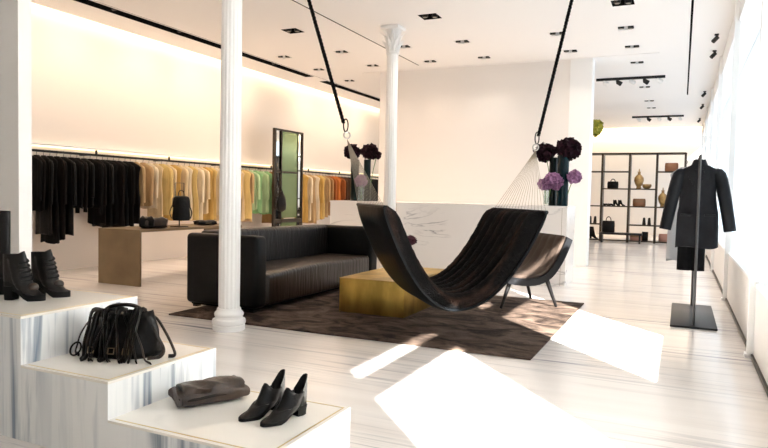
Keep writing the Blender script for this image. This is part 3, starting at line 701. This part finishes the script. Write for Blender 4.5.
# ------------------------------------------------------------------ bronze console and the bags on it
t = thing('bronze_console', 'bronze metal waterfall console table behind the sofa', 'table', (-6.69,7.25,0))
MB().box(-.37,.37,-1.06,1.06,.705,.735).build('top', M['bronze'], t)
for y in (-1.06, 1.03): MB().box(-.37,.37,y,y+.03,0,.705).build('side_panel', M['bronze'], t)
tb = thing('folded_bag', 'dark brown and black leather bag lying on the console near end', 'bag', (-6.50,6.62,.7365), .75)
MB().loft(soft(.34,.18,.15,8)).build('body', M['brown_leather'], tb, ang=75)
MB().loft([[(p[0]*.55-.09, p[1]*1.06, p[2]*1.06) for p in rg] for rg in soft(.34,.18,.15,8)]).build('flap', M['black_leather'], tb, ang=75)
MB().tube(spline([(-.15,-.09,.05),(-.05,-.105,.03),(.08,-.10,.035),(.15,-.08,.06)], 14), .007, 8).build('strap', M['black_leather'], tb)
ts_ = thing('bag_stand', 'slim black metal bag stand on the console', 'stand', (-6.55,7.16,.7355))
MB().rbox(-.09,.09,-.09,.09,0,.012,.003,1).build('base', M['black_metal'], ts_)
MB().tube([(0,0,.012),(0,0,.42)], .009, 8).build('pole', M['black_metal'], ts_)
MB().tube([(-.04,-.045,.42),(-.04,-.045,.63),(.04,.045,.63),(.04,.045,.42),(-.04,-.045,.42)], .008, 8).build('loop', M['black_metal'], ts_)
tb = thing('black_backpack', 'small black leather backpack hung on the console bag stand', 'bag', (-6.50,7.14,.83), -.75)
rg = []
for i in range(12):
    s = i/11; z = .335*s; w = lerp(.125,.085,s**2)*(.9 if i in (0,11) else 1); d = lerp(.07,.04,s)
    rg.append([(.03+d*cos(2*pi*j/24)*(1+.05*sin(4*2*pi*j/24)), -.0+w*sin(2*pi*j/24), z) for j in range(24)])
b = MB().loft(rg); b.xf(Matrix.Rotation(0,4,'Z')); b.build('body', M['black_leather'], tb, ang=60)
rg2 = [[(.035+d*cos(2*pi*j/24)*1.1, w*1.08*sin(2*pi*j/24), z) for j in range(24)] for w, d, z in ((.118,.062,.19),(.112,.06,.26),(.1,.052,.33),(.07,.035,.352))]
MB().loft(rg2).build('flap', M['black_leather'], tb, ang=60)
for sg in (-1, 1): MB().tube(spline([(0,sg*.06,.33),(-.06,sg*.09,.27),(-.05,sg*.15,.12),(0,sg*.13,.03)], 14), .010, 8, flat=.5).build('strap', M['strap_leather'], tb)
MB().tube(spline([(.02,-.04,.345),(.0,-.03,.41),(-.01,.0,.43),(.0,.03,.41),(.02,.04,.345)], 14), .007, 8).build('handle', M['strap_leather'], tb)
tb = thing('flat_clutch', 'flat black clutch bag lying on the far end of the console', 'bag', (-6.62,7.80,.7365), 1.2)
MB().loft(soft(.30,.2,.075,4)).build('body', M['black_leather'], tb, ang=75)
MB().box(-.05,.05,-.105,-.095,.03,.04).build('clasp', M['bronze'], tb)

# ------------------------------------------------------------------ tall mirror
t = thing('standing_mirror', 'tall dark framed mirror with painted green reflection standing before the clothes rail', 'mirror', (-7.70,11.75,0), 0)
y0, y1, z1 = -.56, .56, 2.60
fr = MB().box(-.05,.0,y0,y0+.07,0,z1).box(-.05,.0,y1-.03,y1,0,z1).box(-.05,.0,y0+.07,y1-.03,z1-.035,z1).box(-.05,.0,y0+.07,y1-.03,.0,.10)
fr.build('frame', M['bronze_frame'], t)
MB().box(-.046,-.030,y0+.07,y0+.27,.10,z1-.035).build('side_glass', M['mirror'], t)
MB().box(-.046,-.030,y1-.20,y1-.03,.10,z1-.035).build('side_glass', M['mirror'], t)
g = MB().box(-.034,-.012,-.27,y1-.22,.72,1.68).box(-.034,-.012,-.30,y1-.22,1.72,z1-.04); g.build('centre_glass', M['mirror_green_reflection'], t)
MB().box(-.036,.002,y0+.07,y1-.2,1.68,1.72).box(-.036,.002,-.30,-.27,.6,z1-.035).box(-.036,.002,y1-.22,y1-.20,.10,z1-.035).box(-.036,.002,y0+.07,y1-.03,.62,.70).build('glazing_bar', M['bronze_frame'], t)
MB().box(-.034,-.012,-.27,y1-.22,.10,.62).build('centre_glass', M['mirror_green_reflection'], t)
for yy in (y0+.1, y1-.1): MB().box(-.3,.12,yy-.02,yy+.02,0.001,.02).build('foot', M['bronze_frame'], t)
t = thing('mirror_reflection_bag', 'black bag shape standing in for a reflection at the left edge of the mirror frame', 'bag', (-7.66,11.33,.86), 0)  # bag shape added in place of a dark mirror reflection
rg = [[(w*.45*cos(2*pi*j/20)+.06, w*sin(2*pi*j/20)*(1+.1*sin(3*2*pi*j/20)), z) for j in range(20)] for w, z in ((.06,0),(.13,.05),(.15,.16),(.12,.28),(.07,.36),(.04,.42))]
MB().loft(rg).build('body', M['black_leather'], t, ang=70)
MB().tube(spline([(.05,-.05,.38),(.03,-.10,.60),(-.0,-.12,.80),(.03,-.08,.62),(.06,.04,.40)], 18), .008, 8).build('strap', M['black_leather'], t)

# ------------------------------------------------------------------ back shelving
SY = 20.3
t = thing('black_shelving', 'open black metal shelving unit in front of the back wall', 'shelf', (-1.47,SY,0))
UX = [-1.53, -.721, .047, .789, 1.535]
for x in UX: MB().box(x-.03,x+.03,0,.40,0,2.64).build('upright', M['bronze_frame'], t)
MB().box(UX[0],UX[-1],0,.40,2.60,2.65).build('top_rail', M['bronze_frame'], t)
SH = {0:(2.11,1.077,.532,.06), 1:(2.11,1.60,1.077,.06), 2:(1.60,1.077,.532,.06), 3:(2.11,1.077,.532,.06)}
for bay, zs in SH.items():
    for z in zs: MB().box(UX[bay]+.03,UX[bay+1]-.03,.0,.40,z-.035,z).build('shelf', M['bronze_frame'], t)
def sx(px): return lerp(-3.0, .065, (px-574.5)/(684-574.5))
def handbag(label, x, z, w, h, m, handle=True, y=SY+.2, grp='bags on the back shelving', m2=None):
    t = thing('handbag', label, 'bag', (x,y,z+.001), 0, grp)
    rg = [[(ww*math.copysign(abs(cos(2*pi*j/20))**.6, cos(2*pi*j/20)), dd*sin(2*pi*j/20), zz) for j in range(20)] for ww, dd, zz in ((w*.47,.09,0),(w*.5,.1,.03),(w*.49,.085,h*.6),(w*.46,.05,h))]
    MB().loft(rg).build('body', m, t, ang=60)
    rf = [[(ww*math.copysign(abs(cos(2*pi*j/20))**.6, cos(2*pi*j/20)), dd*sin(2*pi*j/20), zz) for j in range(20)] for ww, dd, zz in ((w*.505,.1,h*.5),(w*.49,.075,h*.85),(w*.46,.055,h*1.02))]
    MB().loft(rf).build('flap', m2 or m, t, ang=60)
    if handle: MB().tube(spline([(-w*.2,0,h*.98),(-w*.15,0,h*1.25),(0,0,h*1.38),(w*.15,0,h*1.25),(w*.2,0,h*.98)], 14), .012, 6).build('handle', m2 or m, t)
tanl = mat('tan_leather', (.24,.12,.055), .5); pinkl = mat('pink_leather', (.48,.24,.18), .5); rustl = mat('rust_leather', (.27,.11,.045), .5); goldc = mat('golden_ceramic', (.50,.31,.10), .4, col2=(.26,.14,.05), nscale=8)
handbag('tan box bag on the top right shelf of the back shelving', sx(671), 2.11, .36, .24, rustl, False)
handbag('black handbag on the second shelf of the back shelving', sx(614), 1.60, .32, .20, M['black_leather'])
handbag('rust brown bag on the middle shelf of the back shelving', sx(641), 1.077, .36, .22, rustl, False, m2=tanl)
handbag('pink bag on the lowest right shelf of the back shelving', sx(668), .06, .38, .22, pinkl, False)
handbag('pink and brown bag on the lowest shelf under the black bench', sx(639.5), .06, .38, .2, pinkl, False, m2=tanl)
def bust(label, x, z, h):
    t = thing('gold_vessel', label, 'vase', (x,SY+.2,z+.001), 0, 'golden vessels on the back shelving')
    k = h/.55
    MB().lathe([(.07*k,0),(.08*k,.02*k),(.06*k,.05*k),(.11*k,.14*k),(.145*k,.25*k),(.135*k,.34*k),(.08*k,.41*k),(.045*k,.44*k),(.04*k,.50*k),(.055*k,.53*k)], 20).build('body', goldc, t)
    MB().lathe([(.012*k,.53*k),(.02*k,.56*k),(.008*k,.62*k)], 10).build('stopper', goldc, t)
bust('large golden vessel on the second shelf of the back shelving', sx(640), 1.60, .52)
bust('golden vessel on the middle right shelf beside the coat sleeve', sx(663.8), 1.077, .50)
o = MB().lathe([(.06,0),(.10,.02),(.13,.08),(.12,.13),(.10,.10),(.05,.03)], 18).build('gold_bowl', goldc, loc=(sx(648),SY+.2,1.601)); tag(o, 'small golden bowl beside the large golden vessel', 'bowl')
def small_shoe(label, x, z, rz, heel=.07, tall=.10, dark=True, y=SY+.2, g='shoes on the back shelving'):
    return shoe('heeled_shoe', label, (x,y,z+.001), rz, group=g, L=.25, heel=heel, plat=.01, shaft=tall, ankle=.09, dip=.02, tab=.0, tongue=0, blockw=.04)
for nm, px, z, hl, tl in (('middle shelf, left pair', 606, 1.077, .03, .05), ('middle shelf, right pair', 616, 1.077, .10, .12), ('fourth shelf at the left edge', 592, .532, .09, .16), ('fourth shelf right of the second upright', 646.5, .532, .09, .16)):
    for q in (0, 1):
        small_shoe('dark heeled shoe on the %s, %s of two' % (nm, ('left', 'right')[q]), sx(px+q*5), z, (-.5 if 'pair' in nm else -1.5), hl, tl)
shoe('tall_boot', 'dark boot on the lowest shelf at the left edge of the shelving', (sx(593),SY+.2,.061), 0, L=.26, heel=.07, plat=.02, shaft=.32, ankle=.12, dip=0, tab=0, tongue=0, cat='boot')
t = thing('display_bench', 'low black display bench in front of the back shelving', 'bench', (sx(625.5),SY-.4,0))
MB().box(-.58,.58,-.18,.18,.24,.30).build('seat', M['black_metal'], t)
for x in (-.52, .52): MB().box(x-.02,x+.02,-.16,.16,0,.24).build('leg', M['black_metal'], t)
handbag('large black tote bag standing on the low black bench', sx(613), .30, .36, .33, M['black_leather'], y=SY-.4)
handbag('dark bag on the floor shelf right of the bench', sx(648), .06, .18, .26, M['black_leather'], False)

# ------------------------------------------------------------------ light
W = bpy.data.worlds.new('sky'); SC.world = W; W.use_nodes = True
bg = W.node_tree.nodes['Background']; bg.inputs[0].default_value = (.84,.92,1,1); bg.inputs[1].default_value = 1.55
def light(kind, name, loc, energy, col, **k):
    l = bpy.data.lights.new(name, kind); l.energy = energy; l.color = col; o = bpy.data.objects.new(name, l); COL.objects.link(o); o.location = loc
    for a, v in k.items():
        if a == 'dir': o.rotation_euler = Vector(v).to_track_quat('-Z', 'Y').to_euler()
        else: setattr(l, a, v)
    return o
el = radians(31)
light('SUN', 'sun', (10,-10,10), 52, (1,.96,.90), angle=.012, dir=(-.66*cos(el)/1.0, .751*cos(el), -sin(el)))
WARM = (1,.77,.58)
# strip in the left cove, behind the ceiling edge
cv = light('AREA', 'cove_strip', (-8.44,10.6,3.98), 48, (1,.76,.50), shape='RECTANGLE', size=.10, size_y=15); cv.rotation_euler = (0,.22,0)
light('AREA', 'back_cove_strip', (-3.5,24.98,4.0), 190, (1,.74,.45), shape='RECTANGLE', size=9.5, size_y=.14, dir=(0,.2,-1))
y = 5.6
while y < 17.3:
    if not 12.3 < y < 13.1:
        light('SPOT', 'slot_beam', (-7.62,y,3.86), 68, WARM, spot_size=radians(150), spot_blend=1, shadow_soft_size=.04, dir=(-.42,0,-1))
    y += 1.35
for x, y, kd, lab in FX:
    warm = x < -4
    light('SPOT', 'ceiling_beam', (x,y,3.83), (30 if 11 < y < 12.5 else 105 if warm else 55) if y < 14 else 75, WARM if warm else (1,.88,.74), spot_size=radians(120), spot_blend=1, shadow_soft_size=.05, dir=(0,0,-1))
# portals
def portal(loc, sx_, sy_, d):
    o = light('AREA', 'portal', loc, 1, (1,1,1), shape='RECTANGLE', size=sx_, size_y=sy_, dir=d); o.data.cycles.is_portal = True
portal((XG+.02,12.4,2.06), 25, 2.95, (-1,0,0))

vs = SC.view_settings; vs.view_transform = 'Standard'; vs.look = 'None'; vs.gamma = 1; vs.exposure = .34; vs.use_curve_mapping = False
SC.cycles.max_bounces = 8; SC.cycles.diffuse_bounces = 5; SC.cycles.transparent_max_bounces = 12; SC.cycles.caustics_reflective = False
SC.cycles.sample_clamp_indirect = 8
